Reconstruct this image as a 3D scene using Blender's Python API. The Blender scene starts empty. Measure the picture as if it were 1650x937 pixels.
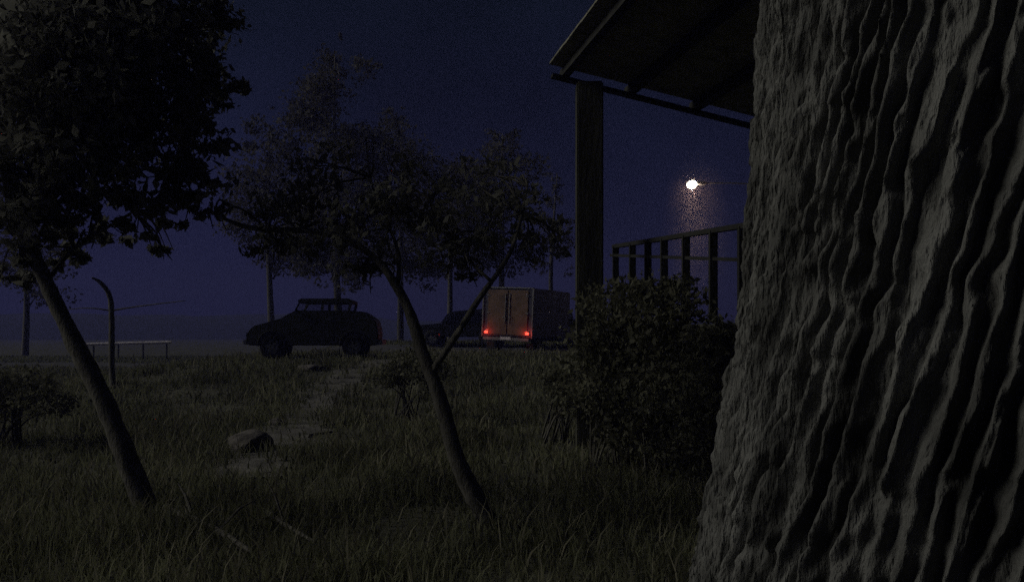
import bpy, bmesh, math, random
import numpy as np
from mathutils import Vector, Matrix

# ------------------------------------------------------------------ camera, sky, moon
EYE, F, HX, HY = 1.5, 1430.0, 825.0, 540.0      # eye height, focal length / image centre / horizon in photo pixels
sc = bpy.context.scene
COL = sc.collection
cam_d = bpy.data.cameras.new('camera'); cam = bpy.data.objects.new('camera', cam_d); COL.objects.link(cam)
cam.location = (0, 0, EYE); cam.rotation_euler = (math.radians(90), 0, 0)
cam_d.sensor_width = 36.0; cam_d.lens = F / 1650.0 * 36.0
cam_d.shift_y = (HY - 468.5) / 1650.0
cam_d.clip_start = 0.05; cam_d.clip_end = 3000
sc.camera = cam

world = bpy.data.worlds.new('World'); sc.world = world; world.use_nodes = True
nt = world.node_tree; nt.nodes.clear()
wo = nt.nodes.new('ShaderNodeOutputWorld'); bg = nt.nodes.new('ShaderNodeBackground')
tc = nt.nodes.new('ShaderNodeTexCoord'); sx = nt.nodes.new('ShaderNodeSeparateXYZ'); rp = nt.nodes.new('ShaderNodeValToRGB')
sky = nt.nodes.new('ShaderNodeTexSky'); sky.sky_type = 'NISHITA'; sky.sun_disc = False
sky.sun_elevation = math.radians(-7); sky.sun_rotation = math.radians(20)
nz = nt.nodes.new('ShaderNodeTexNoise'); nz.inputs['Scale'].default_value = 3.0; nz.inputs['Detail'].default_value = 5
mr = nt.nodes.new('ShaderNodeMapRange'); mr.inputs['To Min'].default_value = 0.35; mr.inputs['To Max'].default_value = 1.65
mr.inputs['From Min'].default_value = 0.25; mr.inputs['From Max'].default_value = 0.75
mul = nt.nodes.new('ShaderNodeVectorMath'); mul.operation = 'SCALE'
sk2 = nt.nodes.new('ShaderNodeVectorMath'); sk2.operation = 'SCALE'; sk2.inputs['Scale'].default_value = 0.06
add = nt.nodes.new('ShaderNodeVectorMath'); add.operation = 'ADD'
L = nt.links.new
L(tc.outputs['Generated'], sx.inputs[0]); L(sx.outputs['Z'], rp.inputs[0])
L(tc.outputs['Generated'], nz.inputs['Vector']); L(nz.outputs['Fac'], mr.inputs['Value'])
L(rp.outputs['Color'], mul.inputs[0]); L(mr.outputs['Result'], mul.inputs['Scale'])
L(sky.outputs['Color'], sk2.inputs[0]); L(mul.outputs[0], add.inputs[0]); L(sk2.outputs[0], add.inputs[1])
L(add.outputs[0], bg.inputs['Color']); bg.inputs['Strength'].default_value = 1.0
L(bg.outputs[0], wo.inputs['Surface'])
cr = rp.color_ramp
cr.elements[0].position = 0.0;  cr.elements[0].color = (.0080, .0082, .0340, 1)
cr.elements[1].position = 0.36; cr.elements[1].color = (.0026, .0044, .0090, 1)
e = cr.elements.new(0.17); e.color = (.0044, .0054, .0180, 1)

moon_d = bpy.data.lights.new('moon', 'SUN'); moon_d.energy = 1.0; moon_d.angle = math.radians(32); moon_d.color = (1.0, .97, .86)
moon = bpy.data.objects.new('moon', moon_d); COL.objects.link(moon)
moon.rotation_euler = Vector((0.92, 0.04, -0.56)).to_track_quat('-Z', 'Y').to_euler()

vs = sc.view_settings
vs.view_transform = 'Standard'; vs.look = 'None'; vs.exposure = 0.0; vs.gamma = 1.0; vs.use_curve_mapping = False
sc.cycles.use_denoising = False
sc.cycles.use_adaptive_sampling = True; sc.cycles.adaptive_threshold = 0.16; sc.cycles.adaptive_min_samples = 20   # a high-ISO night frame keeps its grain
sc.cycles.max_bounces = 5; sc.cycles.volume_bounces = 1; sc.cycles.transparent_max_bounces = 12
sc.cycles.sample_clamp_indirect = 1.0

# ------------------------------------------------------------------ helpers
def P(px, py, d):
    return Vector(((px - HX) / F * d, d, EYE + (HY - py) / F * d))

def smooth(a, b, x):
    t = np.clip((np.asarray(x, float) - a) / (b - a), 0, 1); return t * t * (3 - 2 * t)

def vnoise(x, y, seed=0, perx=None):
    x = np.asarray(x, float); y = np.asarray(y, float)
    xi = np.floor(x).astype(np.int64); yi = np.floor(y).astype(np.int64)
    fx = x - xi; fy = y - yi; fx = fx * fx * (3 - 2 * fx); fy = fy * fy * (3 - 2 * fy)
    def h(a, b):
        if perx: a = a % perx
        n = (a * 374761393 + b * 668265263 + seed * 2147483647 + 1013904223) & 0xFFFFFFFF
        n = ((n ^ (n >> 13)) * 1274126177) & 0xFFFFFFFF
        return ((n ^ (n >> 16)) & 0xFFFF) / 65535.0
    a = h(xi, yi); b = h(xi + 1, yi); c = h(xi, yi + 1); d = h(xi + 1, yi + 1)
    return (a * (1 - fx) + b * fx) * (1 - fy) + (c * (1 - fx) + d * fx) * fy

def ground(x, y):
    x = np.asarray(x, float); y = np.asarray(y, float)
    k = smooth(-13, -8, x)
    z = 0.75 * smooth(15, 25, y) * k + 0.25 * smooth(40, 46, y) * k
    z = z * (1 - 0.95 * smooth(75, 110, y))
    z = z + 0.10 * (vnoise(x * .35 + 50, y * .35 + 50, 3) - .5) * smooth(0, 5, np.abs(y) + 2) + 0.04 * (vnoise(x * 1.7 + 90, y * 1.7 + 90, 5) - .5)
    return z
def gz(x, y): return float(ground(x, y))

MATS = {}
def mat(name, color, rough=.8, metal=0.0, vary=.35, scale=8.0, bump=.3, bscale=40.0, emit=None, estr=0.0, alpha=None, spec=.3, stretch=None, dark=None):
    if name in MATS: return MATS[name]
    m = bpy.data.materials.new(name); m.use_nodes = True; n = m.node_tree; b = n.nodes['Principled BSDF']
    t = n.nodes.new('ShaderNodeTexCoord'); mp = n.nodes.new('ShaderNodeMapping')
    if stretch: mp.inputs['Scale'].default_value = stretch
    n.links.new(t.outputs['Object'], mp.inputs[0])
    no = n.nodes.new('ShaderNodeTexNoise'); no.inputs['Scale'].default_value = scale; no.inputs['Detail'].default_value = 6
    n.links.new(mp.outputs[0], no.inputs['Vector'])
    r = n.nodes.new('ShaderNodeValToRGB'); n.links.new(no.outputs['Fac'], r.inputs[0])
    lo = dark if dark else tuple(c * (1 - vary) for c in color); hi = tuple(min(1, c * (1 + vary)) for c in color)
    r.color_ramp.elements[0].position = .32; r.color_ramp.elements[0].color = (*lo, 1)
    r.color_ramp.elements[1].position = .68; r.color_ramp.elements[1].color = (*hi, 1)
    n.links.new(r.outputs[0], b.inputs['Base Color'])
    b.inputs['Roughness'].default_value = rough; b.inputs['Metallic'].default_value = metal
    b.inputs['Specular IOR Level'].default_value = spec
    if bump:
        n2 = n.nodes.new('ShaderNodeTexNoise'); n2.inputs['Scale'].default_value = bscale; n2.inputs['Detail'].default_value = 5
        n.links.new(mp.outputs[0], n2.inputs['Vector'])
        bp = n.nodes.new('ShaderNodeBump'); bp.inputs['Strength'].default_value = bump; bp.inputs['Distance'].default_value = .02
        n.links.new(n2.outputs['Fac'], bp.inputs['Height']); n.links.new(bp.outputs[0], b.inputs['Normal'])
    if emit:
        b.inputs['Emission Color'].default_value = (*emit, 1); b.inputs['Emission Strength'].default_value = estr
    if alpha is not None:
        b.inputs['Alpha'].default_value = alpha
    MATS[name] = m; return m

M_ground = mat('forest_soil', (.075, .075, .055), 1, 0, .5, .9, .8, 14)
M_grass = mat('grass_blades', (.145, .150, .09), .9, 0, .45, .7, 0)
M_dry = mat('dry_grass', (.18, .17, .12), .9, 0, .3, .7, 0)
M_path = mat('packed_dirt', (.12, .115, .105), 1, 0, .45, 3, .8, 20)
M_road = mat('worn_road', (.07, .07, .075), .95, 0, .25, .6, .3, 30)
M_bark = mat('rough_bark', (.118, .119, .113), .95, 0, .65, 11, 1.0, 110, stretch=(1, 1, .25))
M_bark2 = mat('smooth_bark', (.10, .095, .08), .9, 0, .4, 20, .5, 60, stretch=(1, 1, .3))
M_barkp = mat('pale_dead_bark', (.09, .085, .075), .9, 0, .4, 20, .5, 60)
M_leaf = mat('leaves_near', (.16, .16, .14), .75, 0, .5, 1.5, 0)
M_leaf2 = mat('leaves_far', (.085, .08, .06), .8, 0, .5, .5, 0)
M_leaf3 = mat('leaves_bush', (.125, .125, .085), .8, 0, .5, 2, 0)
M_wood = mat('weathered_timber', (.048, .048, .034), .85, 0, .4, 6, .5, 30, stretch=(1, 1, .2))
M_darkened = mat('darkened_timber', (.022, .022, .018), .85, 0, .4, 6, .5, 30, stretch=(1, 1, .2))  # timber copy, colour darkened to offset moonlight on railing, rafters and edge beam
M_roof = mat('roof_boards', (.2, .195, .15), .9, 0, .35, 5, .6, 20)
M_paint = mat('dark_car_paint', (.022, .024, .024), .35, .2, .3, 3, .05, 60, spec=.5)
M_paint2 = mat('dull_olive_paint', (.045, .046, .034), .5, .1, .3, 3, .05, 60, spec=.4)
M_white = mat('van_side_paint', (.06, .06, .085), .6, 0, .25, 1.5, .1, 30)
M_tan = mat('van_rear_paint', (.14, .088, .06), .7, 0, .35, 2.2, .2, 30)
M_rub = mat('tyre_rubber', (.02, .02, .02), .9, 0, .2, 20, .2, 80)
M_steel = mat('dull_steel', (.22, .22, .22), .5, .7, .25, 15, .1, 60)
M_glass = mat('window_glass', (.03, .035, .04), .1, 0, .1, 2, 0, spec=.5, alpha=.25)
M_dglass = mat('dark_glass', (.012, .013, .016), .12, 0, .1, 2, 0, spec=.5)
M_tail = mat('lit_tail_lens', (.5, .03, .02), .3, 0, .05, 5, 0, emit=(1, .10, .06), estr=1.6)
M_refl = mat('glowing_red_reflector', (.45, .03, .02), .3, 0, .05, 5, 0, emit=(1, .12, .04), estr=.035)  # weak emission stands in for light the reflector would throw back
M_lamp = mat('lit_lamp_lens', (.9, .85, .7), .4, 0, .02, 5, 0, emit=(1, .90, .66), estr=9)
M_pale = mat('pale_rail_paint', (.62, .58, .62), .7, 0, .2, 6, .1, 30)
M_rock = mat('grey_rock', (.115, .105, .097), .95, 0, .45, 5, .8, 18)
M_hill = mat('far_hillside', (.03, .035, .03), 1, 0, .3, .05, 0)

def translucent(m, f):
    n = m.node_tree; b = n.nodes['Principled BSDF']; out = n.nodes['Material Output']
    tr = n.nodes.new('ShaderNodeBsdfTranslucent'); mx = n.nodes.new('ShaderNodeMixShader'); mx.inputs[0].default_value = f
    n.links.new(b.inputs['Base Color'].links[0].from_socket, tr.inputs['Color'])
    n.links.new(b.outputs[0], mx.inputs[1]); n.links.new(tr.outputs[0], mx.inputs[2]); n.links.new(mx.outputs[0], out.inputs['Surface'])
for m_, f_ in ((M_leaf, .5), (M_leaf2, .4), (M_leaf3, .35), (M_grass, .4), (M_dry, .3)): translucent(m_, f_)

def tag(o, label=None, cat=None, group=None, kind=None):
    if label: o['label'] = label
    if cat: o['category'] = cat
    if group: o['group'] = group
    if kind: o['kind'] = kind
    return o
def empty(name, loc, label, cat, group=None, rz=0.0):
    o = bpy.data.objects.new(name, None); COL.objects.link(o); o.location = loc; o.rotation_euler = (0, 0, rz)
    o.empty_display_size = .3
    return tag(o, label, cat, group)
def mesh_obj(name, V, Fc, m, parent=None, smooth_=False, world=True):
    """V in world coordinates when parent is given and world=True (unrotated parents only)"""
    me = bpy.data.meshes.new(name)
    V = np.asarray(V, float)
    if parent is not None and world: V = V - np.array(parent.location)[None]
    me.from_pydata([tuple(v) for v in V], [], Fc); me.update()
    me.materials.append(m)
    if smooth_: me.polygons.foreach_set('use_smooth', [True] * len(me.polygons))
    o = bpy.data.objects.new(name, me); COL.objects.link(o)
    if parent is not None: o.parent = parent
    return o
def fast_mesh(name, V, quads, tris, m, parent=None, smooth_=False):
    V = np.asarray(V, np.float32)
    if parent is not None: V = V - np.array(parent.location, np.float32)[None]
    me = bpy.data.meshes.new(name)
    nq = len(quads); ntr = len(tris)
    me.vertices.add(len(V)); me.vertices.foreach_set('co', V.ravel())
    loops = np.concatenate([np.asarray(quads, np.int32).ravel(), np.asarray(tris, np.int32).ravel()])
    me.loops.add(len(loops)); me.loops.foreach_set('vertex_index', loops)
    me.polygons.add(nq + ntr)
    st = np.concatenate([np.arange(nq) * 4, nq * 4 + np.arange(ntr) * 3]).astype(np.int32)
    me.polygons.foreach_set('loop_start', st)
    if smooth_: me.polygons.foreach_set('use_smooth', np.ones(nq + ntr, bool))
    me.update(calc_edges=True); me.validate()
    me.materials.append(m)
    o = bpy.data.objects.new(name, me); COL.objects.link(o)
    if parent is not None: o.parent = parent
    return o

class MB:
    """collects shapes into one mesh"""
    def __init__(s): s.V = []; s.F = []
    def raw(s, V, Fc):
        b = len(s.V); s.V += [tuple(v) for v in V]; s.F += [tuple(i + b for i in f) for f in Fc]; return s
    def box(s, c, size, rot=None):
        x, y, z = [k / 2 for k in size]
        V = [Vector(v) for v in ((-x,-y,-z),(x,-y,-z),(x,y,-z),(-x,y,-z),(-x,-y,z),(x,-y,z),(x,y,z),(-x,y,z))]
        if rot is not None: V = [rot @ v for v in V]
        V = [v + Vector(c) for v in V]
        return s.raw(V, [(0,3,2,1),(4,5,6,7),(0,1,5,4),(1,2,6,5),(2,3,7,6),(3,0,4,7)])
    def bar(s, a, b, w, h=None, up=(0, 0, 1)):
        a = Vector(a); b = Vector(b); d = (b - a); ln = d.length; d.normalize()
        u = Vector(up)
        if abs(d.dot(u)) > .95: u = Vector((0, 1, 0))
        sd = d.cross(u).normalized(); u2 = sd.cross(d)
        R = Matrix((sd, d, u2)).transposed()
        return s.box((a + b) / 2, (w, ln, h or w), R)
    def tube(s, pts, rad, n=8, cap=True, jit=0, rng=None):
        pts = [Vector(p) for p in pts]
        if not hasattr(rad, '__len__'): rad = [rad] * len(pts)
        rings = []
        ref = Vector((0.37, .21, .9)).normalized()
        b0 = len(s.V); V = []; Fc = []
        for i, p in enumerate(pts):
            d = (pts[min(i + 1, len(pts) - 1)] - pts[max(i - 1, 0)]).normalized()
            if abs(d.dot(ref)) > .97: ref = Vector((1, 0, 0.1)).normalized()
            a = d.cross(ref).normalized(); c = a.cross(d)
            for k in range(n):
                t = 2 * math.pi * k / n; r = rad[i] * (1 + (rng.uniform(-jit, jit) if rng else 0))
                V.append(p + (a * math.cos(t) + c * math.sin(t)) * r)
        for i in range(len(pts) - 1):
            for k in range(n):
                Fc.append((i * n + k, i * n + (k + 1) % n, (i + 1) * n + (k + 1) % n, (i + 1) * n + k))
        if cap:
            Fc.append(tuple(range(n))[::-1]); Fc.append(tuple((len(pts) - 1) * n + k for k in range(n)))
        return s.raw(V, Fc)
    def prism(s, prof, y0, y1, inset=0.0, zc=None):
        """closed profile (x,z) extruded along y"""
        n = len(prof)
        V = [(x, y0, z) for x, z in prof] + [(x, y1, z) for x, z in prof]
        Fc = [tuple(range(n)), tuple(range(2 * n - 1, n - 1, -1))]
        for i in range(n): j = (i + 1) % n; Fc.append((i, i + n, j + n, j))
        return s.raw(V, Fc)
    def build(s, name, m, parent=None, world=True, bevel=0, smooth_=False):
        o = mesh_obj(name, s.V, s.F, m, parent, smooth_, world)
        if bevel:
            bm = bmesh.new(); bm.from_mesh(o.data); bmesh.ops.recalc_face_normals(bm, faces=bm.faces)
            bmesh.ops.bevel(bm, geom=list(bm.edges), offset=bevel, segments=2, affect='EDGES', clamp_overlap=True)
            bm.to_mesh(o.data); bm.free()
        return o

def catmull(pts, rads, k=6):
    pts = [Vector(p) for p in pts]; out = []; ro = []
    for i in range(len(pts) - 1):
        p0 = pts[max(i - 1, 0)]; p1 = pts[i]; p2 = pts[i + 1]; p3 = pts[min(i + 2, len(pts) - 1)]
        for j in range(k):
            t = j / k
            out.append(.5 * ((2 * p1) + (p2 - p0) * t + (2 * p0 - 5 * p1 + 4 * p2 - p3) * t * t + (-p0 + 3 * p1 - 3 * p2 + p3) * t ** 3))
            ro.append(rads[i] * (1 - t) + rads[i + 1] * t)
    out.append(pts[-1]); ro.append(rads[-1]); return out, ro

def leaf_arrays(C, size, rs):
    """C: (n,3) leaf centres; each leaf a bent four-cornered blade"""
    n = len(C)
    d = rs.normal(size=(n, 3)); d[:, 2] -= .35; d /= np.linalg.norm(d, axis=1)[:, None]
    r = rs.normal(size=(n, 3)); w = np.cross(d, r); w /= np.linalg.norm(w, axis=1)[:, None] + 1e-9
    nn = np.cross(d, w)
    s = (size * rs.uniform(.4, 1.5, n))[:, None]
    V = np.empty((n, 4, 3))
    V[:, 0] = C - d * s * .5; V[:, 2] = C + d * s * .5 + nn * s * .08
    V[:, 1] = C + w * s * .26 + nn * s * .10; V[:, 3] = C - w * s * .26 + nn * s * .10
    return V.reshape(-1, 3), np.arange(4 * n).reshape(-1, 4)
def clump_points(centres, rads, n, rs, sub=.33):
    """uneven clumps: points gathered on twigs inside each ellipsoid"""
    out = []
    tot = sum(r ** 2 for r in rads)
    for c, r in zip(centres, rads):
        k = int(n * r ** 2 / tot); 
        if k < 8: continue
        nt_ = max(3, k // 22)
        v = rs.normal(size=(nt_, 3)); v /= np.linalg.norm(v, axis=1)[:, None]
        v *= (rs.uniform(0, 1, nt_) ** .45)[:, None] * r; v[:, 2] *= .8
        tw = np.array(c)[None] + v
        idx = rs.integers(0, nt_, k)
        off = rs.normal(size=(k, 3)) * r * sub * .45; off[:, 2] *= .6
        out.append(tw[idx] + off)
    return np.concatenate(out)

# ------------------------------------------------------------------ ground, hills, path, road
def axis_pts(lo, hi, fine_lo, fine_hi, step, grow=1.22):
    a = list(np.arange(fine_lo, fine_hi + 1e-6, step)); s = step
    while a[-1] < hi: s *= grow; a.append(min(hi, a[-1] + s))
    s = step
    while a[0] > lo: s *= grow; a.insert(0, max(lo, a[0] - s))
    return np.array(a)
xs = axis_pts(-420, 420, -26, 20, .3); ys = axis_pts(-60, 440, -3, 60, .3)
X, Y = np.meshgrid(xs, ys); Z = ground(X, Y)
V = np.stack([X, Y, Z], -1).reshape(-1, 3); nx, ny = len(xs), len(ys)
ii = (np.arange(ny - 1)[:, None] * nx + np.arange(nx - 1)[None]).ravel()
g = fast_mesh('ground', V, np.stack([ii, ii + 1, ii + nx + 1, ii + nx], -1), np.zeros((0, 3)), M_ground, smooth_=True); tag(g, kind='structure')

def strip(name, pts, width, m, lift, n=80, across=8, wob=.0):
    sp, _ = catmull([(x, y, 0) for x, y in pts], [0] * len(pts), n // len(pts) + 2)
    V = []; Fc = []
    for i, p in enumerate(sp):
        d = (sp[min(i + 1, len(sp) - 1)] - sp[max(i - 1, 0)]).normalized(); s_ = Vector((-d.y, d.x, 0))
        for k in range(across + 1):
            u = (k / across - .5) * width * (1 + (wob * (float(vnoise(i * .45, 3.3 * (k > across / 2), 8)) - .5)))
            q = p + s_ * u; V.append((q.x, q.y, gz(q.x, q.y) + lift))
    a = across + 1
    for i in range(len(sp) - 1):
        for k in range(across): Fc.append((i * a + k, i * a + k + 1, (i + 1) * a + k + 1, (i + 1) * a + k))
    o = mesh_obj(name, V, Fc, m, smooth_=True); tag(o, kind='structure'); return sp
road_line = strip('road', [(-75, 52), (-40, 47), (-18, 43), (0, 39.5), (16, 38), (40, 42), (70, 50)], 8.5, M_road, .035, 400, 24)
path_line = strip('dirt_path', [(-2.9, 9.2), (-3.1, 10.6), (-3.4, 14), (-3.9, 18), (-3.7, 23), (-2.8, 29), (-2.2, 35)], 1.1, M_path, .03, 160, 8, .9)

hv = []; hf = []
N = 120
for i in range(N):
    a = -.95 + 1.9 * i / (N - 1); R = 415
    h = 2 + 9 * float(vnoise(i * .11, 1.5, 21)) + 2 * float(vnoise(i * .6, 4.5, 22))
    for k, (dr, hh) in enumerate(((-45, -1), (-20, h * .7), (0, h), (30, h * .5))):
        hv.append((math.sin(a) * (R + dr - 35), math.cos(a) * (R + dr - 35), hh))
for i in range(N - 1):
    for k in range(3): hf.append((i * 4 + k, i * 4 + k + 1, i * 4 + 5 + k, i * 4 + 4 + k))
hl = mesh_obj('hills', hv, hf, M_hill, smooth_=True); tag(hl, kind='structure')

# grass (nobody could count it)
def grass(name, n, y0, y1, m, seed, hmin, hmax, label, pw=1.6):
    rs = np.random.default_rng(seed)
    y = y0 + (y1 - y0) * rs.uniform(0, 1, n) ** pw
    x = rs.uniform(-.64, .64, n) * (y + 1.0)
    clump = vnoise(x * 1.1 + 200, y * 1.1 + 200, 31)
    keep = rs.uniform(0, 1, n) < .25 + 1.1 * clump
    pl = np.array([(p.x, p.y) for p in path_line][::4]); rl = np.array([(p.x, p.y) for p in road_line][::6])
    dp = np.min(np.hypot(x[:, None] - pl[None, :, 0], y[:, None] - pl[None, :, 1]), axis=1)
    dr = np.min(np.hypot(x[:, None] - rl[None, :, 0], y[:, None] - rl[None, :, 1]), axis=1)
    keep &= ((dp > .42 * rs.uniform(.2, 1.3, n)) | (y < 9.5)) & (dr > 4.1 * rs.uniform(.93, 1.05, n))
    keep &= ~((np.hypot(x - 1.05, y - 1.85) < 1.1))
    x = x[keep]; y = y[keep]; clump = clump[keep]; n = len(x); z = ground(x, y) - .01
    h = rs.uniform(hmin, hmax, n) * (.55 + .9 * clump); w = (.0032 + .0006 * y) * rs.uniform(.7, 1.4, n)
    a = rs.uniform(0, 2 * np.pi, n); b = rs.uniform(0, 2 * np.pi, n); lean = h * rs.uniform(.1, .75, n)
    dx, dy = np.cos(a) * w, np.sin(a) * w; lx, ly = np.cos(b) * lean, np.sin(b) * lean
    V = np.empty((n, 5, 3))
    V[:, 0] = np.stack([x - dx, y - dy, z], -1); V[:, 1] = np.stack([x + dx, y + dy, z], -1)
    V[:, 2] = np.stack([x + dx * .8 + lx * .35, y + dy * .8 + ly * .35, z + h * .6], -1)
    V[:, 3] = np.stack([x - dx * .8 + lx * .35, y - dy * .8 + ly * .35, z + h * .6], -1)
    V[:, 4] = np.stack([x + lx, y + ly, z + h], -1)
    i = np.arange(n)[:, None] * 5
    o = fast_mesh(name, V.reshape(-1, 3), i + np.array([[0, 1, 2, 3]]), i + np.array([[3, 2, 4]]), m)
    tag(o, label, 'grass', kind='stuff')
grass('grass', 230000, 3.0, 60, M_grass, 1, .07, .22, 'dark uncut grass covering the clearing floor')
grass('dry_grass', 26000, 3.0, 46, M_dry, 2, .08, .34, 'paler dry grass stems mixed through the clearing', 1.3)

# ------------------------------------------------------------------ great tree in front, right
def big_tree():
    cx, cy = 1.085, 1.86
    zt = [0, .35, .7, .95, 1.14, 1.35, 1.55, 1.9, 2.25, 4, 9]; rt = [1.0, .86, .75, .69, .656, .617, .582, .566, .55, .50, .34]
    na = 1200
    zz = np.concatenate([np.arange(-.25, .8, .02), np.arange(.8, 2.6, .0075), np.arange(2.6, 9.01, .05)]); nz_ = len(zz)
    th = np.arange(na) / na * 2 * np.pi
    TH, ZZ = np.meshgrid(th, zz)
    R = np.interp(ZZ, zt, rt)
    tw = TH.copy(); TH = tw + .36 * (ZZ - 1.5)                              # grain winds round the trunk
    u = tw / (2 * np.pi)
    wx = (vnoise(u * 16, ZZ * 1.6, 40, 16) - .5) * 1.1 + (vnoise(u * 90, ZZ * 9, 42, 90) - .5) * .16
    def ridge(k, zf, seed, warp):
        n = vnoise(u * k + wx * warp, ZZ * zf + u * 3, seed, k); return 1 - np.abs(2 * n - 1)
    big = vnoise(u * 9, ZZ * .8, 44, 9)
    n1 = vnoise(u * 22, ZZ * 1.5, 61, 22) - .5; n2 = vnoise(u * 64, ZZ * 5.5, 62, 64) - .5; n3 = vnoise(u * 160, ZZ * 22, 63, 160) - .5
    cr_ = .5 + .5 * np.sin(2 * np.pi * (92 * u + 2.2 * n1 + .6 * n2 + .45 * n3)); r1 = np.clip(cr_ * 1.25 - .18, 0, 1) ** .8
    brk = np.clip(vnoise(u * 50, ZZ * 4.5, 52, 50) * 1.7 - .3, 0, 1)
    r2 = ridge(220, 6.0, 46, 2.2) ** 1.5; r3 = ridge(230, 14, 47, 1.8); r4 = vnoise(u * 430, ZZ * 75, 48, 430)
    cut = smooth(.30, .12, vnoise(u * 60, ZZ * 22, 50, 60))
    disp = -.036 + .035 * (big - .5) + .021 * r1 * (.35 + .65 * brk) + .015 * r2 * (.35 + r1) + .013 * r3 * (.4 + .6 * r1) + .0055 * r4 - .010 * cut * r1
    R = R + disp * np.clip(R / .6, .6, 1.2)
    V = np.stack([cx + R * np.cos(TH) + .012 * (ZZ - 1.5) , cy + R * np.sin(TH), ZZ], -1).reshape(-1, 3)
    i = (np.arange(nz_ - 1)[:, None] * na + np.arange(na)[None]); j = (np.arange(nz_ - 1)[:, None] * na + (np.arange(na)[None] + 1) % na)
    q = np.stack([i, j, j + na, i + na], -1).reshape(-1, 4)
    t = empty('large_tree', (cx, cy, gz(cx, cy)), 'huge old tree with deeply ridged grey bark filling the right side', 'tree')
    fast_mesh('trunk', V, q, np.zeros((0, 3)), M_bark, t, True)
    rng = random.Random(5); rs = np.random.default_rng(55)
    top = Vector((cx + .09, cy, 8.9)); cs = []; rr = []
    for k in range(7):
        a = -.9 + k * .9; m = MB()
        st = top + Vector((0, 0, -rng.uniform(0, 3.2)))
        en = st + Vector((math.cos(a) * rng.uniform(2.4, 3.6), math.sin(a) * rng.uniform(1.4, 2.6), rng.uniform(1.2, 3.2)))
        mid = (st + en) / 2 + Vector((0, 0, .5))
        p, r = catmull([st, mid, en], [.17, .10, .04], 6); m.tube(p, r, 8, True, .08, rng); m.build('limb', M_bark2, t, smooth_=True)
        for q_ in range(3): cs.append(en + Vector([rng.uniform(-.9, .9) for _ in range(3)])); rr.append(rng.uniform(.7, 1.2))
    C = clump_points(cs, rr, 9000, rs); Vv, Q = leaf_arrays(C, .13, rs)
    fast_mesh('crown', Vv, Q, np.zeros((0, 3)), M_leaf, t)
big_tree()

# ------------------------------------------------------------------ slender foreground trees
def px_path(pts): return [P(*p) for p in pts]
def slender(name, label, trunk, rads, branches, clumps, nleaf, lsize, m_leaf, seed, m_bark=M_bark2, cat='tree', twigs=True):
    rng = random.Random(seed); rs = np.random.default_rng(seed)
    p, r = catmull(trunk, rads, 7)
    base = p[0].copy(); 
    t = empty(name, base, label, cat)
    p2 = [p[0] + (p[1] - p[0]) * f for f in (0, .12, .3, .6)] + p[1:]; r2_ = [r[0] * k_ for k_ in (1.9, 1.5, 1.22, 1.06)] + r[1:]
    r2_ = [q * (1 + .16 * (float(vnoise(i * .37 + seed, 2.5, seed)) - .5)) for i, q in enumerate(r2_)]
    m = MB(); m.tube(p2, r2_, 14, True, .09, rng); m.build('trunk', m_bark, t, smooth_=True)
    tips = []
    for b, br in branches:
        p, r = catmull(b, br, 6); m = MB(); m.tube(p, r, 8, True, .06, rng); tips += p[3:]
        m.build('branch', m_bark, t, smooth_=True)
    tips += [q for q in catmull(trunk, rads, 7)[0][8:]]
    if clumps:
        m = MB()
        for c, rad in clumps:
            c = Vector(c); s = min(tips, key=lambda q: (q - c).length)
            for k in range(5):
                e_ = c + Vector([rng.uniform(-.8, .8) * rad for _ in range(3)]); mm = (s + e_) / 2 + Vector((rng.uniform(-.1, .1), 0, rng.uniform(0, .15)))
                pp, r_ = catmull([s, mm, e_], [.012, .008, .003], 4); m.tube(pp, r_, 5)
        m.build('twigs', m_bark, t)
        C = clump_points([c for c, _ in clumps], [q for _, q in clumps], nleaf, rs)
        V, Q = leaf_arrays(C, lsize, rs); fast_mesh('crown', V, Q, np.zeros((0, 3)), m_leaf, t)
    return t

# left leaning tree
rg = random.Random(11)
cl = []
for px, py, d, r in ((30, 40, 7.6, .75), (110, 60, 7.2, .8), (200, 30, 7.8, .7), (60, 150, 7.0, .7), (150, 140, 7.6, .75), (240, 110, 8.0, .6), (290, 40, 8.4, .55),
                     (80, 240, 7.4, .6), (170, 230, 7.8, .6), (250, 210, 7.6, .52), (300, 170, 8.2, .4), (40, 320, 7.3, .42), (120, 320, 7.8, .38), (210, 300, 7.4, .38), (285, 280, 7.8, .33),
                     (-40, 90, 7.8, .8), (-60, 240, 7.4, .7), (60, -40, 7.6, .8), (190, -60, 7.9, .8), (90, 385, 8, .24), (30, 400, 7.4, .22), (170, 370, 8.2, .22), (320, 95, 8.8, .3), (230, 365, 7.9, .22), (300, 340, 7.8, .22), (60, 350, 7.6, .3), (260, 400, 8.2, .15), (120, 400, 8.1, .2), (310, 230, 8.1, .3), (330, 30, 8.6, .35), (335, 130, 8.6, .34), (330, 190, 8.5, .3), (20, 440, 8, .2), (90, 430, 8, .14)):
    cl.append((P(px, py, d), r))
def left_base(): 
    b = P(246, 838, 7.25); b.z = gz(b.x, b.y) - .05; return b
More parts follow.
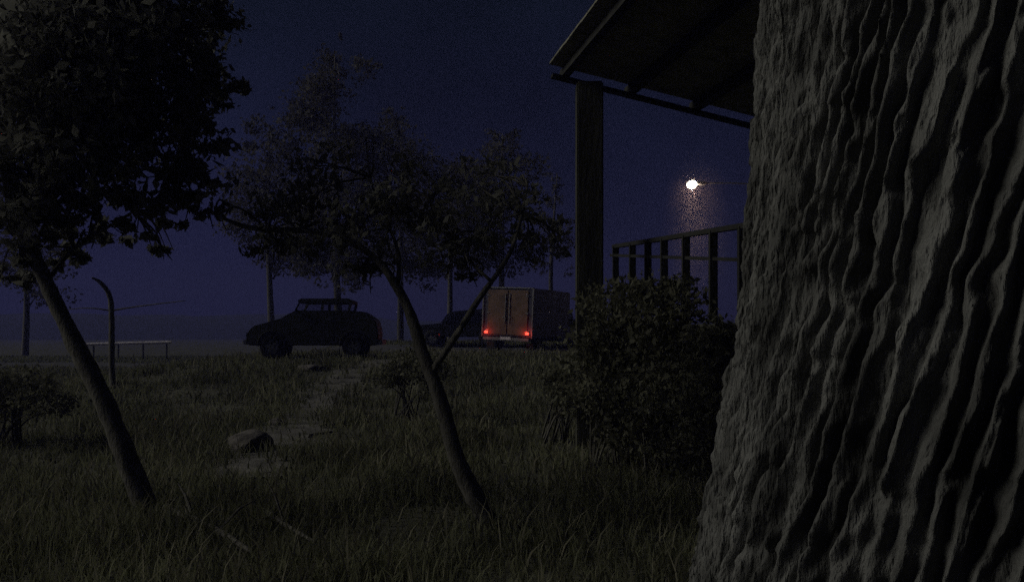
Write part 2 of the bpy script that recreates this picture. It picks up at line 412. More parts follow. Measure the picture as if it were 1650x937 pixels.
slender('leaning_tree', 'slender dark tree leaning left, its dense crown hanging over the upper left',
        [left_base(), P(205, 740, 7.25), P(165, 640, 7.3), P(122, 555, 7.35), P(75, 455, 7.4), P(28, 345, 7.5), P(5, 200, 7.6), P(60, 20, 7.7)],
        [.095, .085, .078, .070, .060, .052, .046, .02],
        [([P(40, 375, 7.48), P(95, 260, 7.6), P(180, 130, 7.7), P(250, 60, 7.9)], [.036, .028, .02, .008]),
         ([P(5, 200, 7.6), P(80, 170, 7.3), P(150, 200, 7.5), P(230, 210, 7.6)], [.03, .022, .015, .006]),
         ([P(75, 455, 7.4), P(120, 400, 7.7), P(200, 350, 7.7), P(280, 300, 7.8)], [.024, .018, .012, .004])],
        cl, 24000, .095, M_leaf, 11)

# middle forked tree
mb = P(800, 855, 6.85); mb.z = gz(mb.x, mb.y) - .05
cl2 = []
for px, py, d, r in ((350, 345, 7.5, .16), (430, 330, 7.2, .34), (500, 350, 7.3, .30), (450, 395, 7.6, .22), (560, 370, 7.0, .32), (620, 360, 7.2, .34), (600, 430, 7.1, .2), (530, 300, 7.6, .34),
                     (700, 390, 7.1, .30), (760, 370, 7.3, .34), (820, 350, 7.4, .34), (870, 390, 7.6, .22), (680, 310, 7.6, .34), (800, 290, 7.7, .30), (740, 440, 7.2, .14)):
    cl2.append((P(px, py, d), r))
slender('forked_tree', 'thin dark tree in the middle, forking into crooked sparse-leaved branches',
        [mb, P(765, 800, 6.85), P(735, 735, 6.85), P(708, 640, 6.9), P(680, 565, 6.95), P(652, 485, 7.0), P(600, 412, 7.05), P(520, 375, 7.2), P(400, 366, 7.35), P(335, 338, 7.5)],
        [.085, .072, .066, .058, .050, .040, .028, 0.024, .020, .010],
        [([P(695, 600, 6.92), P(735, 540, 6.85), P(770, 484, 6.9), P(825, 400, 7.1), P(850, 300, 7.3)], [.030, .028, .025, .018, .006]),
         ([P(640, 462, 7.0), P(640, 400, 7.2), P(600, 300, 7.6), P(590, 230, 7.8)], [.020, .015, .010, .004]),
         ([P(790, 452, 6.95), P(740, 400, 7.2), P(690, 320, 7.6)], [.014, .010, .004])],
        [(c, r * 1.35) for c, r in cl2], 3600, .07, M_leaf, 12)

# crooked bare sapling on the left
sb = P(183, 648, 19.8); sb.z = gz(sb.x, sb.y) - .05
slender('bare_sapling', 'thin bare sapling with hooked top standing alone left of the clearing',
        [sb, P(180, 590, 19.9), P(180, 520, 19.9), P(177, 478, 19.9), P(163, 456, 19.8), P(148, 447, 19.7)], [.075, .066, .06, .055, .045, .02],
        [([P(180, 500, 19.9), P(225, 493, 19.7), P(300, 484, 19.4)], [.022, .016, .007]), ([P(178, 500, 19.9), P(140, 496, 19.9), P(95, 500, 20.1)], [.018, .012, .006])],
        [], 0, .1, M_leaf, 13)

# ------------------------------------------------------------------ trees behind the vehicles
def far_tree(name, label, px, d, top, width, bottom, seed, n, lsize=.24, group=None):
    rng = random.Random(seed); rs = np.random.default_rng(seed)
    x = (px - HX) / F * d; z0 = gz(x, d); H = EYE + (HY - top) / F * d - z0; W = width / F * d / 2; zb = EYE + (HY - bottom) / F * d
    t = empty(name, (x, d, z0), label, 'tree', group)
    m = MB(); p, r = catmull([(x, d, z0 - .2), (x + rng.uniform(-.3, .3), d, z0 + H * .4), (x + rng.uniform(-.4, .4), d, z0 + H * .93)], [.26, .17, .04], 8)
    m.tube(p, r, 8, True, .05, rng); m.build('trunk', M_bark2, t, smooth_=True)
    cs = []; rr = []
    nlev = 9
    for k in range(nlev):
        f = k / (nlev - 1); z = zb + (z0 + H - zb) * f
        w = W * (math.sin(math.pi * min(1, .22 + f * .78)) ** .7) * rng.uniform(.7, 1.1) + .1
        for q in range(3 if f < .8 else 2):
            a = rng.uniform(0, 2 * math.pi); c = Vector((x + math.cos(a) * w * .65, d + math.sin(a) * w * .65, z + rng.uniform(-.3, .3)))
            cs.append(c); rr.append(w * rng.uniform(.35, .6) + .15)
            if q == 0 and k < 8:
                lm = MB(); lm.tube([(x, d, z - w * .5), (Vector((x, d, z)) + c) / 2, c], [.07, .045, .015], 5); lm.build('limb', M_bark2, t)
    C = clump_points(cs, rr, n, rs, .45); V, Q = leaf_arrays(C, lsize, rs)
    fast_mesh('crown', V, Q, np.zeros((0, 3)), M_leaf2, t)
G = 'tall trees behind the parked vehicles'
far_tree('tall_tree', 'tallest background tree, its pointed crown rising left of the picture centre', 548, 52, 55, 235, 430, 31, 20000, group=G)
far_tree('tall_tree', 'medium dark tree left of the tallest one, above the boxy off-roader', 440, 56, 175, 165, 425, 32, 10000, group=G)
far_tree('tall_tree', 'shorter tree just right of the tallest background tree', 645, 60, 170, 180, 430, 33, 11000, group=G)
far_tree('tall_tree', 'dark tree rising behind the box van, left of the porch post', 808, 58, 190, 185, 425, 34, 12000, group=G)
far_tree('tall_tree', 'low tree with thin crown above the dark off-road car', 725, 66, 250, 160, 430, 35, 8000, group=G)
far_tree('tall_tree', 'small distant tree seen right against the porch post', 890, 70, 260, 70, 430, 36, 1500, group=G)
far_tree('tall_tree', 'far tree behind the leaning tree at the left edge', 40, 60, 300, 150, 480, 37, 3600, group=G)

# ------------------------------------------------------------------ porch, deck, railing, cabin
A = P(882, 120, 12.0)
u = (P(1195, 199, 12.5) - A).normalized(); v = Vector((.18, -1, -.012)).normalized()
w = u.cross(v).normalized(); w = w if w.z > 0 else -w
cab = empty('cabin', (5.4, 11.0, gz(5.4, 11)), 'dark timber cabin with a broad overhanging roof, mostly behind the huge trunk', 'cabin')
rm = MB()
def quadbox(m, o, a, b, c):
    o = Vector(o); vv = [o, o + a, o + a + b, o + b, o + c, o + a + c, o + a + b + c, o + b + c]
    m.raw(vv, [(0, 3, 2, 1), (4, 5, 6, 7), (0, 1, 5, 4), (1, 2, 6, 5), (2, 3, 7, 6), (3, 0, 4, 7)])
nb = 26
for k in range(nb):                                          # roof boards, laid side by side
    quadbox(rm, A + v * (k * .28) + w * (.14 + .004 * (k % 3)), u * 8.2, v * .272, w * .035)
rm.build('roof', M_roof, cab)
for k in range(9):
    m = MB(); quadbox(m, A + u * (.18 + k * .95) - v * (.16 if k % 2 else .10), u * .10, v * 7.3, w * .132); m.build('rafter', M_darkened, cab)
m = MB(); quadbox(m, A + u * .05 + v * .02 - w * .055, u * 8.1, v * .12, w * .05); m.build('edge_beam', M_darkened, cab)
post = MB()
pt = A + u * (.545) + v * .18; pw = .175
for k in range(1):
    post.box((pt.x, pt.y, (pt.z - .05 + gz(pt.x, pt.y) - .2) / 2), (pw * 2, pw * 2, pt.z - .05 - gz(pt.x, pt.y) + .2))
post.build('post', M_wood, cab, bevel=.02)
m = MB(); m.bar((pt.x, pt.y, pt.z - 1.0), A + u * 1.5 + v * .15, .12); 
wx0, wx1, wy0, wy1, wz1 = 4.15, 9.2, 7.6, 12.6, 3.95
wl = MB()
for k in range(28):
    z = .02 + k * .14
    for (a, b) in (((wx0, wy0), (wx0, wy1)), ((wx0, wy1), (wx1, wy1)), ((wx1, wy1), (wx1, wy0)), ((wx1, wy0), (wx0, wy0))):
        wl.bar((a[0], a[1], z), (b[0], b[1], z), .10 + .012 * (k % 2), .139)
for k in (28, 29): wl.bar((wx0, wy0, .02 + k * .14), (wx0, wy1, .02 + k * .14), .11, .139)
wl.build('wall', M_wood, cab)
m = MB(); m.box((wx0 - .07, 9.9, 2.7), (.06, .95, 2.05)); d_ = m.build('door', M_roof, cab)
m = MB(); m.box((wx0 - .12, 9.55, 2.65), (.05, .04, .14)); h_ = m.build('handle', M_steel, None); h_.parent = d_; h_.location = -Vector(cab.location) * 0
for y_ in (8.5, 11.6):
    m = MB()
    for a, b in (((y_ - .42, 2.45), (y_ + .42, 2.45)), ((y_ - .42, 3.35), (y_ + .42, 3.35)), ((y_ - .42, 2.45), (y_ - .42, 3.35)), ((y_ + .42, 2.45), (y_ + .42, 3.35)), ((y_, 2.45), (y_, 3.35))):
        m.bar((wx0 - .075, a[0], a[1]), (wx0 - .075, b[0], b[1]), .05, .05)
    wf = m.build('window', M_roof, cab)
    m = MB(); m.box((wx0 - .062, y_, 2.9), (.008, .82, .88)); gl = m.build('pane', M_dglass, None)
    gl.data.transform(Matrix.Translation(-Vector(cab.location))); gl.parent = wf
h_.data.transform(Matrix.Translation(-Vector(cab.location)))

deck = empty('raised_deck', (3.2, 10.8, gz(3.2, 10.8)), 'raised timber deck running from the railing to the cabin wall', 'deck')
dz = 1.60
rail_a, rail_b = P(990, 397, 13.3), P(1215, 361, 9.25)
ax, ay = rail_a.x + .05, rail_a.y; bx_, by_ = rail_b.x + .05, rail_b.y
m = MB()
for k in range(30):
    f0 = k / 30; f1 = (k + .93) / 30
    xa, ya = ax + (bx_ - ax) * f0, ay + (by_ - ay) * f0; xb, yb = ax + (bx_ - ax) * f1, ay + (by_ - ay) * f1
    m.raw([(xa, ya, dz), (4.05, ya, dz), (4.05, yb, dz), (xb, yb, dz), (xa, ya, dz + .035), (4.05, ya, dz + .035), (4.05, yb, dz + .035), (xb, yb, dz + .035)],
          [(0, 3, 2, 1), (4, 5, 6, 7), (0, 1, 5, 4), (1, 2, 6, 5), (2, 3, 7, 6), (3, 0, 4, 7)])
m.build('floor', M_wood, deck)
m = MB(); m.bar((ax + .06, ay, dz - .11), (bx_ + .06, by_, dz - .11), .06, .2); m.bar((bx_ + .1, by_ + .03, dz - .11), (4.02, by_ + .03, dz - .11), .06, .2); m.build('edge_board', M_wood, deck)
for (x, y) in ((ax + .12, ay - .1), ((ax + bx_) / 2 + .12, (ay + by_) / 2), (bx_ + .14, by_ + .15), (3.8, by_ + .15), (3.8, ay - .3)):
    m = MB(); z0 = gz(x, y) - .1; m.box((x, y, (z0 + dz - .01) / 2), (.14, .14, dz - .01 - z0)); m.build('leg', M_wood, deck)

rail = empty('deck_railing', (ax, ay, dz + .035), 'dark timber railing on the raised deck, crossing the lamp glow', 'railing')
m = MB(); m.bar(rail_a, rail_b, .085, .055); m.build('top_rail', M_darkened, rail)
m = MB(); m.bar(P(985, 411, 13.35), P(1215, 419, 9.25), .045, .04); m.build('lower_rail', M_darkened, rail)
for px in (992, 1019, 1044, 1070, 1105, 1149, 1196):
    f = None
    # intersect the column with the railing line
    a2 = (px - HX) / F; dx, dy = rail_b.x - rail_a.x, rail_b.y - rail_a.y
    t_ = (a2 * rail_a.y - rail_a.x) / (dx - a2 * dy)
    q = rail_a.lerp(rail_b, t_)
    m = MB(); m.box((q.x, q.y, (dz + .035 + q.z) / 2), (.088, .088, q.z - dz - .035 - .01)); m.build('post', M_darkened, rail)

# bushes in front of the deck
def bush(label, blobs, n, seed, lsize=.07, group='bushes below the deck', m=M_leaf3, name='bush'):
    rs = np.random.default_rng(seed); rng = random.Random(seed)
    c0 = blobs[0][0]; base = (c0.x, c0.y, gz(c0.x, c0.y))
    t = empty(name, base, label, 'bush', group)
    st = MB()
    for k in range(16):
        c, r = rng.choice(blobs); e_ = c + Vector([rng.uniform(-.6, .6) * r for _ in range(3)])
        s_ = Vector((base[0] + rng.uniform(-.25, .25), base[1] + rng.uniform(-.2, .2), base[2] - .03))
        p, r_ = catmull([s_, (s_ + e_) / 2 + Vector((0, 0, .15)), e_], [.018, .012, .004], 4); st.tube(p, r_, 5)
    st.build('stems', M_bark2, t)
    C = clump_points([b[0] for b in blobs], [b[1] for b in blobs], n, rs, .5)
    C = C[C[:, 2] > ground(C[:, 0], C[:, 1])]
    V, Q = leaf_arrays(C, lsize, rs); fast_mesh('foliage', V, Q, np.zeros((0, 3)), m, t)
    return t
def blob(px, py, d, r): return (P(px, py, d), r)
bush('tall dark bush between the porch post and the deck railing', [blob(985, 500, 9.8, .42), blob(1000, 560, 9.7, .5), blob(980, 620, 9.6, .45), blob(1015, 470, 9.9, .26), blob(965, 560, 9.7, .3), blob(1000, 660, 9.5, .35), blob(1000, 700, 9.4, .3)], 6500, 41)
bush('broad dark bush hiding the foot of the deck railing', [blob(1070, 500, 9.2, .42), blob(1090, 470, 9.3, .24), blob(1050, 470, 9.4, .25), blob(1075, 570, 9.1, .5), blob(1100, 550, 9.0, .3), blob(1060, 640, 8.9, .45), blob(1070, 700, 8.8, .32), blob(1110, 670, 8.8, .3), blob(1120, 620, 8.9, .3)], 6500, 42)
bush('low bush tucked against the left edge of the huge trunk', [blob(1150, 540, 8.2, .24), blob(1145, 590, 8.1, .32), blob(1175, 560, 8.3, .3), blob(1150, 650, 8.0, .36), blob(1190, 620, 8.2, .4), blob(1140, 720, 8.0, .4)], 5000, 43)
bush('low scrub at the foot of the thin forked tree', [blob(655, 590, 15, .35), blob(690, 600, 14.6, .4), blob(630, 610, 15, .3)], 2600, 44, group=None)
bush('ragged scrub patch beneath the porch post, right of centre', [blob(900, 610, 12.5, .3), blob(935, 600, 12.2, .36), blob(920, 640, 12, .35)], 2800, 45, group=None)
bush('weedy clump at the left edge below the leaning tree crown', [blob(20, 620, 12, .42), blob(70, 640, 11.6, .4), blob(-20, 640, 12, .5)], 3200, 46, group=None)
# long twig by the post
m = MB(); p, r = catmull([P(985, 560, 9.4), P(968, 520, 9.3), P(950, 517, 9.2), P(914, 525, 9.1)], [.008, .007, .005, .003], 6); m.tube(p, r, 6)
bo = [o for o in COL.objects if o.name == 'bush'][0]; m.build('twig', M_barkp, bo)

# ------------------------------------------------------------------ ground clutter
def rock(label, px, py, r, seed, sq=.6):
    rs = np.random.default_rng(seed)
    d = EYE * F / (py - HY); x = (px - HX) / F * d; z = gz(x, d)
    bm = bmesh.new(); bmesh.ops.create_icosphere(bm, subdivisions=4, radius=r)
    dirs = rs.normal(size=(9, 3)); dirs /= np.linalg.norm(dirs, axis=1)[:, None]; off = rs.uniform(.62, .95, 9) * r
    for vtx in bm.verts:
        c = vtx.co
        for dd, oo in zip(dirs, off):
            dd = Vector(dd); k = c.dot(dd)
            if k > oo: c -= dd * (k - oo) * .85
        n = float(vnoise(c.x * 9 / r * .3 + 40, c.y * 9 / r * .3 + c.z * 11 / r * .3 + 40, seed)) - .5
        vtx.co = c * (1 + .16 * n); vtx.co.z *= sq; vtx.co.x *= 1.25
    me = bpy.data.meshes.new('rock'); bm.to_mesh(me); bm.free(); me.materials.append(M_rock)
    o = bpy.data.objects.new('rock', me); COL.objects.link(o); o.location = (x, d, z + r * sq * .35); o.rotation_euler = (0, 0, rs.uniform(0, 6)); tag(o, label, 'rock')
rock('pale weathered boulder beside the dirt path', 402, 722, .30, 3, .72)
rock('flat grey stone farther up the dirt path', 500, 636, .32, 4, .4)
rock('small grey stone in the grass by the path bend', 445, 690, .16, 6, .6)
def log(name, label, pts, rads, seed, side):
    rng = random.Random(seed); P_ = []
    for px, py in pts:
        d = EYE * F / (py - HY); x = (px - HX) / F * d; P_.append(Vector((x, d, gz(x, d) + rads[0] * .7 + .05)))
    t = empty(name, P_[0], label, 'branch')
    p, r = catmull(P_, rads, 6); m = MB(); m.tube(p, r, 9, True, .08, rng); m.build('stem', M_barkp, t, smooth_=True)
    for k in side:
        q = p[k]; e_ = q + Vector((rng.uniform(-.35, .35), rng.uniform(.1, .4), rng.uniform(.12, .32)))
        m = MB(); m.tube([q, (q + e_) / 2 + Vector((0, 0, .04)), e_], [rads[-1] * 1.1, rads[-1] * .8, .003], 6); m.build('twig', M_barkp, t)
log('fallen_branch', 'pale fallen branch lying in grass at the foot of the leaning tree', [(262, 838), (312, 852), (360, 878), (405, 905)], [.035, .03, .024, .014], 4, (6, 11))
log('fallen_branch', 'short pale broken branch lying in grass at bottom, right of the longer one', [(432, 838), (465, 862), (508, 892)], [.022, .018, .010], 9, (5,))

# pale rail fence by the road on the left
fx = empty('rail_fence', (P(200, 553, 52).x, 52, gz(P(200, 553, 52).x, 52)), 'pale low rail fence beside the road far left', 'fence')
m = MB(); m.tube([P(135, 554.5, 52), P(205, 552.6, 52), P(276, 551, 52)], .085, 10); m.build('rail', M_pale, fx)
for px in (150, 190, 230, 268):
    q = P(px, 553, 52); m = MB(); m.box((q.x, q.y + .07, (q.z + gz(q.x, q.y)) / 2), (.07, .07, q.z - gz(q.x, q.y) + .1)); m.build('post', M_wood, fx)

# ------------------------------------------------------------------ vehicles (local x forward, y left, z up)
def part(m, name, mt, parent, bevel=0, smooth_=False): return m.build(name, mt, parent, world=False, bevel=bevel, smooth_=smooth_)
def wheel(parent, x, y, r=.36, w_=.24):
    t = MB(); n = 28; prof = [(-.5, .62), (-.5, .9), (-.38, 1), (.38, 1), (.5, .9), (.5, .62)]
    V = []; Fc = []
    for i in range(n):
        a = 2 * math.pi * i / n
        for k, (yy, rr) in enumerate(prof): V.append((x + math.cos(a) * rr * r, y + yy * w_, r + math.sin(a) * rr * r))
    for i in range(n):
        for k in range(5): Fc.append((i * 6 + k, i * 6 + k + 1, ((i + 1) % n) * 6 + k + 1, ((i + 1) % n) * 6 + k))
    t.raw(V, Fc); wh = part(t, 'wheel', M_rub, parent, 0, True)
    t = MB(); sg = 1 if y > 0 else -1
    t.tube([(x, y - w_ * .3, r), (x, y + w_ * .38 * sg, r)], r * .62, 20)
    for k in range(5):
        a = k * 2 * math.pi / 5; t.bar((x, y + sg * w_ * .4, r), (x + math.cos(a) * r * .5, y + sg * w_ * .4, r + math.sin(a) * r * .5), .05, .03, (0, 1, 0))
    part(t, 'rim', M_steel, wh)
def place(root, x, y, heading):
    root.location = (x, y, gz(x, y) + .03); root.rotation_euler = (0, 0, heading)

def boxy_offroader():
    t = empty('offroad_car', (0, 0, 0), 'boxy dark off-road car seen from the side with see-through cabin windows', 'car')
    W = .86
    m = MB(); m.prism([(-2.15, .42), (2.2, .42), (2.28, .60), (2.2, .86), (2.02, 1.02), (1.15, 1.24), (.62, 1.50), (-1.20, 1.50), (-1.72, 1.46), (-2.1, 1.20), (-2.2, .80)], -W, W); part(m, 'body', M_paint2, t, .04)
    m = MB(); m.prism([(.50, 1.73), (.56, 1.80), (.45, 1.87), (-1.15, 1.88), (-1.32, 1.80), (-1.28, 1.73)], -W + .06, W - .06); part(m, 'roof', M_paint2, t, .02)
    for s in (-1, 1):
        for (a, b) in (((.62, 1.49), (.48, 1.76)), ((-.28, 1.49), (-.30, 1.76)), ((-1.18, 1.49), (-1.26, 1.76))):
            m = MB(); m.bar((a[0], s * (W - .07), a[1]), (b[0], s * (W - .10), b[1]), .09, .06); part(m, 'pillar', M_paint2, t)
        m = MB(); m.raw([(.54, s * (W - .085), 1.50), (-1.2, s * (W - .085), 1.50), (-1.24, s * (W - .105), 1.735), (.46, s * (W - .105), 1.735)], [(0, 1, 2, 3)]); part(m, 'side_window', M_glass, t)
        m = MB(); m.box((-.2, s * (W + .004), 1.0), (.95, .012, .86)); dd = part(m, 'door', M_paint2, t, .004)
        m = MB(); m.box((-.52, s * (W + .03), 1.22), (.16, .03, .035)); part(m, 'handle', M_steel, dd)
        for x in (1.42, -1.35): 
            m = MB(); m.tube([(x + math.cos(a) * .46, s * W, .40 + math.sin(a) * .46) for a in np.linspace(0, math.pi, 12)], .045, 6); part(m, 'wheel_arch', M_rub, t, 0, True)
            wheel(t, x, s * .76, .39, .26)
        m = MB(); m.tube([(2.2, s * .6, .72), (2.30, s * .6, .72)], .10, 16); part(m, 'headlight', M_dglass, t)
        m = MB(); m.box((.55, s * (W + .13), 1.46), (.08, .2, .15)); part(m, 'mirror', M_paint, t, .02)
    m = MB(); m.raw([(.60, -W + .12, 1.51), (.60, W - .12, 1.51), (.47, W - .15, 1.74), (.47, -W + .15, 1.74)], [(0, 1, 2, 3)]); part(m, 'windscreen', M_glass, t)
    m = MB(); m.box((2.3, 0, .52), (.14, 1.66, .16)); part(m, 'bumper', M_steel, t, .02)
    m = MB(); m.box((-2.25, 0, .52), (.14, 1.66, .16)); part(m, 'bumper', M_steel, t, .02)
    return t
v1 = boxy_offroader(); place(v1, (512 - HX) / F * 26.8, 26.8, math.pi + .06); v1.scale = (.86, .92, .95)

def dark_suv():
    t = empty('parked_car', (0, 0, 0), 'dark off-road car half hidden behind the box van', 'car')
    W = .88
    m = MB(); m.prism([(-2.1, .45), (2.1, .45), (2.16, .7), (2.08, 1.02), (.92, 1.12), (-2.08, 1.14), (-2.16, .8)], -W, W); part(m, 'body', M_paint, t, .05)
    m = MB(); m.prism([(.95, 1.10), (.55, 1.62), (.30, 1.70), (-1.2, 1.82), (-1.85, 1.78), (-2.08, 1.12)], -W + .09, W - .09); cb = part(m, 'cabin', M_paint, t, .05)
    for s in (-1, 1):
        y = s * (W - .075)
        for pl in ([(.70, 1.16), (.42, 1.55), (-.30, 1.60), (-.30, 1.16)], [(-.42, 1.16), (-.42, 1.61), (-1.45, 1.66), (-1.5, 1.16)]):
            m = MB(); m.raw([(a, y, b) for a, b in pl], [(0, 1, 2, 3)]); part(m, 'side_window', M_dglass, cb)
        for x in (1.35, -1.35): wheel(t, x, s * .78, .40, .25)
        m = MB(); m.box((2.12, s * .66, .86), (.08, .26, .16)); part(m, 'headlight', M_dglass, t, .02)
        m = MB(); m.box((-2.12, s * .72, .95), (.06, .14, .3)); part(m, 'tail_light', M_dglass, t, .01)
        m = MB(); m.box((1.05, s * (W + .008), .56), (.17, .02, .11)); part(m, 'side_reflector', M_refl, t)
        m = MB(); m.box((.66, s * (W + .11), 1.18), (.08, .2, .14)); part(m, 'mirror', M_paint, t, .02)
    m = MB(); m.raw([(.93, -W + .2, 1.15), (.93, W - .2, 1.15), (.59, W - .24, 1.60), (.59, -W + .24, 1.60)], [(0, 1, 2, 3)])
    for i in range(len(m.V)): m.V[i] = (m.V[i][0] + .012, m.V[i][1], m.V[i][2] + .01)
    part(m, 'windscreen', M_dglass, cb)
    m = MB(); m.box((2.18, 0, .55), (.12, 1.7, .2)); part(m, 'bumper', M_steel, t, .03)
    return t
v2 = dark_suv(); place(v2, (738 - HX) / F * 40, 44.0, math.pi - .12); v2.location = ((745 - HX) / F * 44, 44.0, gz(-2.5, 44) + .03)

def box_van():
    t = empty('box_van', (0, 0, 0), 'box van seen from behind with tan rear door and two lit red tail lights', 'van')
    W = 1.2                                                   # local origin: centre of rear bumper line, x forward
    m = MB(); m.box((2.15, 0, 1.72), (4.3, 2 * W, 2.15)); part(m, 'cargo_box', M_white, t, .05)
    for s in (-1, 1):
        m = MB()
        m.box((-.018, s * .49, 1.72), (.03, .94, 1.94)); dr = part(m, 'rear_door', M_tan, t, .008)
        m = MB(); m.bar((-.05, s * .10, 1.25), (-.05, s * .10, 2.55), .03); m.box((-.06, s * .14, 1.5), (.04, .16, .04)); part(m, 'handle', M_steel, dr)
        for z in (.95, 1.7, 2.45):
            m = MB(); m.box((-.04, s * .93, z), (.03, .12, .05)); part(m, 'hinge', M_steel, dr)
    m = MB()
    for yy in (-1.19, 1.19): m.box((-.02, yy, 1.72), (.06, .05, 2.17))
    m.box((-.02, 0, 2.79), (.06, 2.42, .05)); part(m, 'door_frame', M_steel, t)
    for k in range(9):
        pass
    m = MB()
    for s in (-1, 1):
        for z in (1.0, 1.75, 2.5): m.box((2.15, s * (W + .006), z), (4.2, .012, .03))
    part(m, 'side_ribs', M_steel, t)
    m = MB(); m.box((2.9, 0, .55), (5.5, .8, .14)); part(m, 'chassis', M_rub, t)
    m = MB(); m.prism([(4.4, .48), (6.35, .48), (6.42, .95), (6.2, 1.22), (5.65, 1.34), (5.15, 1.98), (4.4, 2.04)], -.98, .98); cb = part(m, 'cab', M_white, t, .06)
    for s in (-1, 1):
        m = MB(); m.raw([(4.62, s * .985, 1.30), (5.52, s * .985, 1.32), (5.10, s * .985, 1.86), (4.62, s * .985, 1.88)], [(0, 1, 2, 3)]); part(m, 'side_window', M_dglass, cb)
        m = MB(); m.box((5.35, s * 1.16, 1.42), (.08, .26, .3)); part(m, 'mirror', M_paint, cb, .02)
        m = MB(); m.box((6.40, s * .72, .82), (.08, .3, .2)); part(m, 'headlight', M_dglass, cb, .02)
        for x in (1.1, 5.5): wheel(t, x, s * .95, .40, .26)
        m = MB(); m.box((-.06, s * .98, .56 + .28), (.06, .17, .12)); hs = part(m, 'tail_light', M_tail, t, .02)
        ld = bpy.data.lights.new('tail_glow', 'POINT'); ld.energy = 4; ld.color = (1, .07, .04); ld.shadow_soft_size = .05
        lo = bpy.data.objects.new('tail_glow', ld); COL.objects.link(lo); lo.parent = t; lo.location = (-.18, s * .98, .84)
        m = MB(); m.box((.35, s * .95, .25), (.02, .34, .34)); part(m, 'mud_flap', M_rub, t)
    m = MB(); m.box((-.06, 0, .56), (.12, 2.2, .14)); part(m, 'bumper', M_steel, t, .015)
    m = MB(); m.box((-.125, 0, .60), (.012, .5, .12)); part(m, 'number_plate', M_pale, t)
    return t
v3 = box_van()
hd = math.pi / 2 - math.radians(25)
q = (P(858, 540, 38.0) + P(774, 540, 39.0)) / 2
v3.location = (q.x, q.y, gz(q.x, q.y) + .03); v3.rotation_euler = (math.radians(2.6), 0, hd)

# ------------------------------------------------------------------ street lamp
LD = 41.0; hp = P(1115, 297, LD); bx = P(1240, 540, LD).x
lt = empty('street_lamp', (bx, LD, gz(bx, LD)), 'lit street lamp glowing warm white through the mist beyond the railing', 'street lamp')
m = MB(); p, r = catmull([(bx, LD, gz(bx, LD) - .1), (bx, LD, 4.5), (bx, LD, hp.z - .5)], [.11, .085, .07], 6); m.tube(p, r, 12); m.build('pole', M_steel, lt, smooth_=True)
m = MB(); p, r = catmull([(bx, LD, hp.z - .52), (bx - .25, LD, hp.z - .08), (bx - 1.7, LD, hp.z + .06), (hp.x + .3, LD, hp.z + .04)], [.05, .045, .035, .032], 6); m.tube(p, r, 8); m.build('arm', M_steel, lt, smooth_=True)
bm = bmesh.new(); bmesh.ops.create_uvsphere(bm, u_segments=20, v_segments=12, radius=1)
for vt in bm.verts: vt.co = Vector((vt.co.x * .30, vt.co.y * .15, vt.co.z * .10))
me = bpy.data.meshes.new('lamp_head'); bm.to_mesh(me); bm.free(); me.materials.append(M_steel)
lh = bpy.data.objects.new('lamp_head', me); COL.objects.link(lh); lh.parent = lt; lh.location = Vector((hp.x + .42, LD, hp.z + .05)) - lt.location
bm = bmesh.new(); bmesh.ops.create_uvsphere(bm, u_segments=20, v_segments=12, radius=1)
for vt in bm.verts: vt.co = Vector((vt.co.x * .25, vt.co.y * .17, vt.co.z * .18))
me = bpy.data.meshes.new('lamp_lens'); bm.to_mesh(me); bm.free(); me.materials.append(M_lamp)
ll = bpy.data.objects.new('lamp_lens', me); COL.objects.link(ll); ll.parent = lh; ll.location = (-.42, 0, -.05); ll.rotation_euler = (0, math.radians(-14), 0)
def lamp(kind, energy, color, z, **kw):
    d = bpy.data.lights.new('lamp_light', kind); d.energy = energy; d.color = color
    for k, vv in kw.items(): setattr(d, k, vv)
    o = bpy.data.objects.new('lamp_light', d); COL.objects.link(o); o.parent = lt; o.location = Vector((hp.x, LD, hp.z + z)) - lt.location; return o
lamp('SPOT', 1900, (1, .44, .27), -.1, spot_size=math.radians(46), spot_blend=.9, shadow_soft_size=.12)
lamp('SPOT', 260, (1, .8, .55), -.2, spot_size=math.radians(75), spot_blend=1.0, shadow_soft_size=.12)
lamp('POINT', 130, (1, .74, .55), -.24, shadow_soft_size=.1)

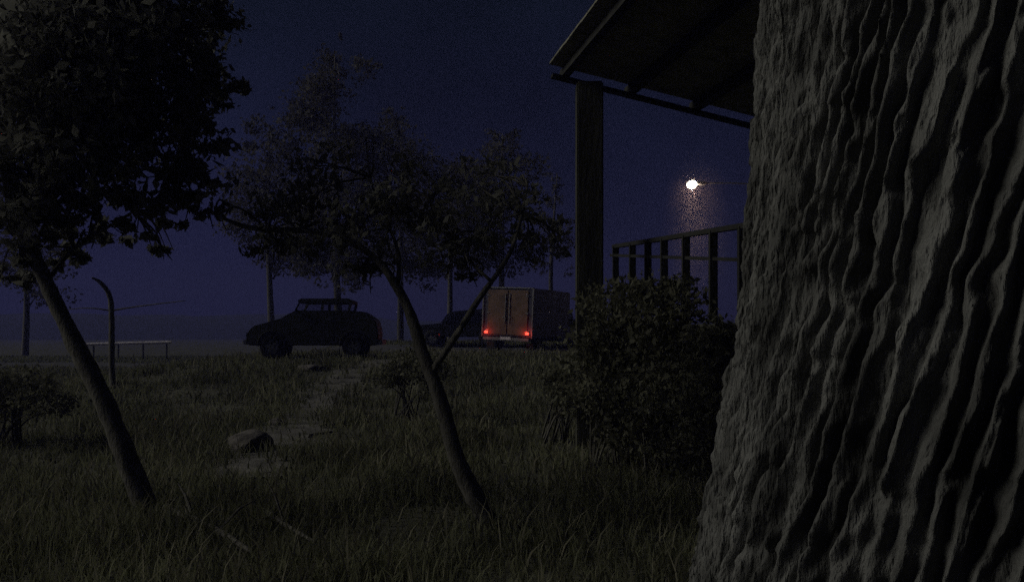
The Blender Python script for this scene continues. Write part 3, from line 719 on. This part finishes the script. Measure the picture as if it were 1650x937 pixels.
# thin mist volume added round the lamp so its glow and cone show
bm = bmesh.new(); bmesh.ops.create_uvsphere(bm, u_segments=24, v_segments=16, radius=1)
for vt in bm.verts: vt.co = Vector((vt.co.x * 1.7, vt.co.y * 1.7, vt.co.z * 4.3))
me = bpy.data.meshes.new('glow_mist'); bm.to_mesh(me); bm.free()
so = bpy.data.objects.new('glow_mist', me); COL.objects.link(so); so.location = (hp.x + .25, LD, hp.z - 2.3)
tag(so, 'faint reddish mist added under the street lamp to carry its glow', 'glow_mist', kind='stuff')
sm = bpy.data.materials.new('lamp_glow_mist'); sm.use_nodes = True; n = sm.node_tree; n.nodes.clear()
o_ = n.nodes.new('ShaderNodeOutputMaterial'); pv = n.nodes.new('ShaderNodeVolumePrincipled'); pv.inputs['Color'].default_value = (.62, .50, .52, 1)
t = n.nodes.new('ShaderNodeTexCoord'); mp = n.nodes.new('ShaderNodeMapping'); mp.inputs['Scale'].default_value = (1 / 1.7, 1 / 1.7, 1 / 4.3)
gr = n.nodes.new('ShaderNodeTexGradient'); gr.gradient_type = 'SPHERICAL'
ns = n.nodes.new('ShaderNodeTexNoise'); ns.inputs['Scale'].default_value = .9; ns.inputs['Detail'].default_value = 3
m1 = n.nodes.new('ShaderNodeMath'); m1.operation = 'MULTIPLY'; m2 = n.nodes.new('ShaderNodeMath'); m2.operation = 'MULTIPLY'; m2.inputs[1].default_value = .11
n.links.new(t.outputs['Object'], mp.inputs[0]); n.links.new(mp.outputs[0], gr.inputs[0]); n.links.new(t.outputs['Object'], ns.inputs['Vector'])
n.links.new(gr.outputs['Fac'], m1.inputs[0]); n.links.new(ns.outputs['Fac'], m1.inputs[1]); n.links.new(m1.outputs[0], m2.inputs[0])
n.links.new(m2.outputs[0], pv.inputs['Density']); n.links.new(pv.outputs[0], o_.inputs['Volume']); me.materials.append(sm)
try: sm.cycles.volume_sampling = 'EQUIANGULAR'
except Exception: pass

# ------------------------------------------------------------------ night mist
m = MB(); m.box((0, 190, 13), (862, 520, 30)); hz = m.build('haze', MATS['far_hillside']); tag(hz, kind='stuff')
hm = bpy.data.materials.new('night_mist'); hm.use_nodes = True; hn = hm.node_tree; hn.nodes.clear()
ho = hn.nodes.new('ShaderNodeOutputMaterial'); pv = hn.nodes.new('ShaderNodeVolumePrincipled')
pv.inputs['Color'].default_value = (.17, .18, .50, 1); pv.inputs['Density'].default_value = .0027; pv.inputs['Anisotropy'].default_value = .1
hn.links.new(pv.outputs[0], ho.inputs['Volume'])
hz.data.materials.clear(); hz.data.materials.append(hm)
tag(hz, 'thin blue night mist filling the clearing', 'haze', kind='stuff')
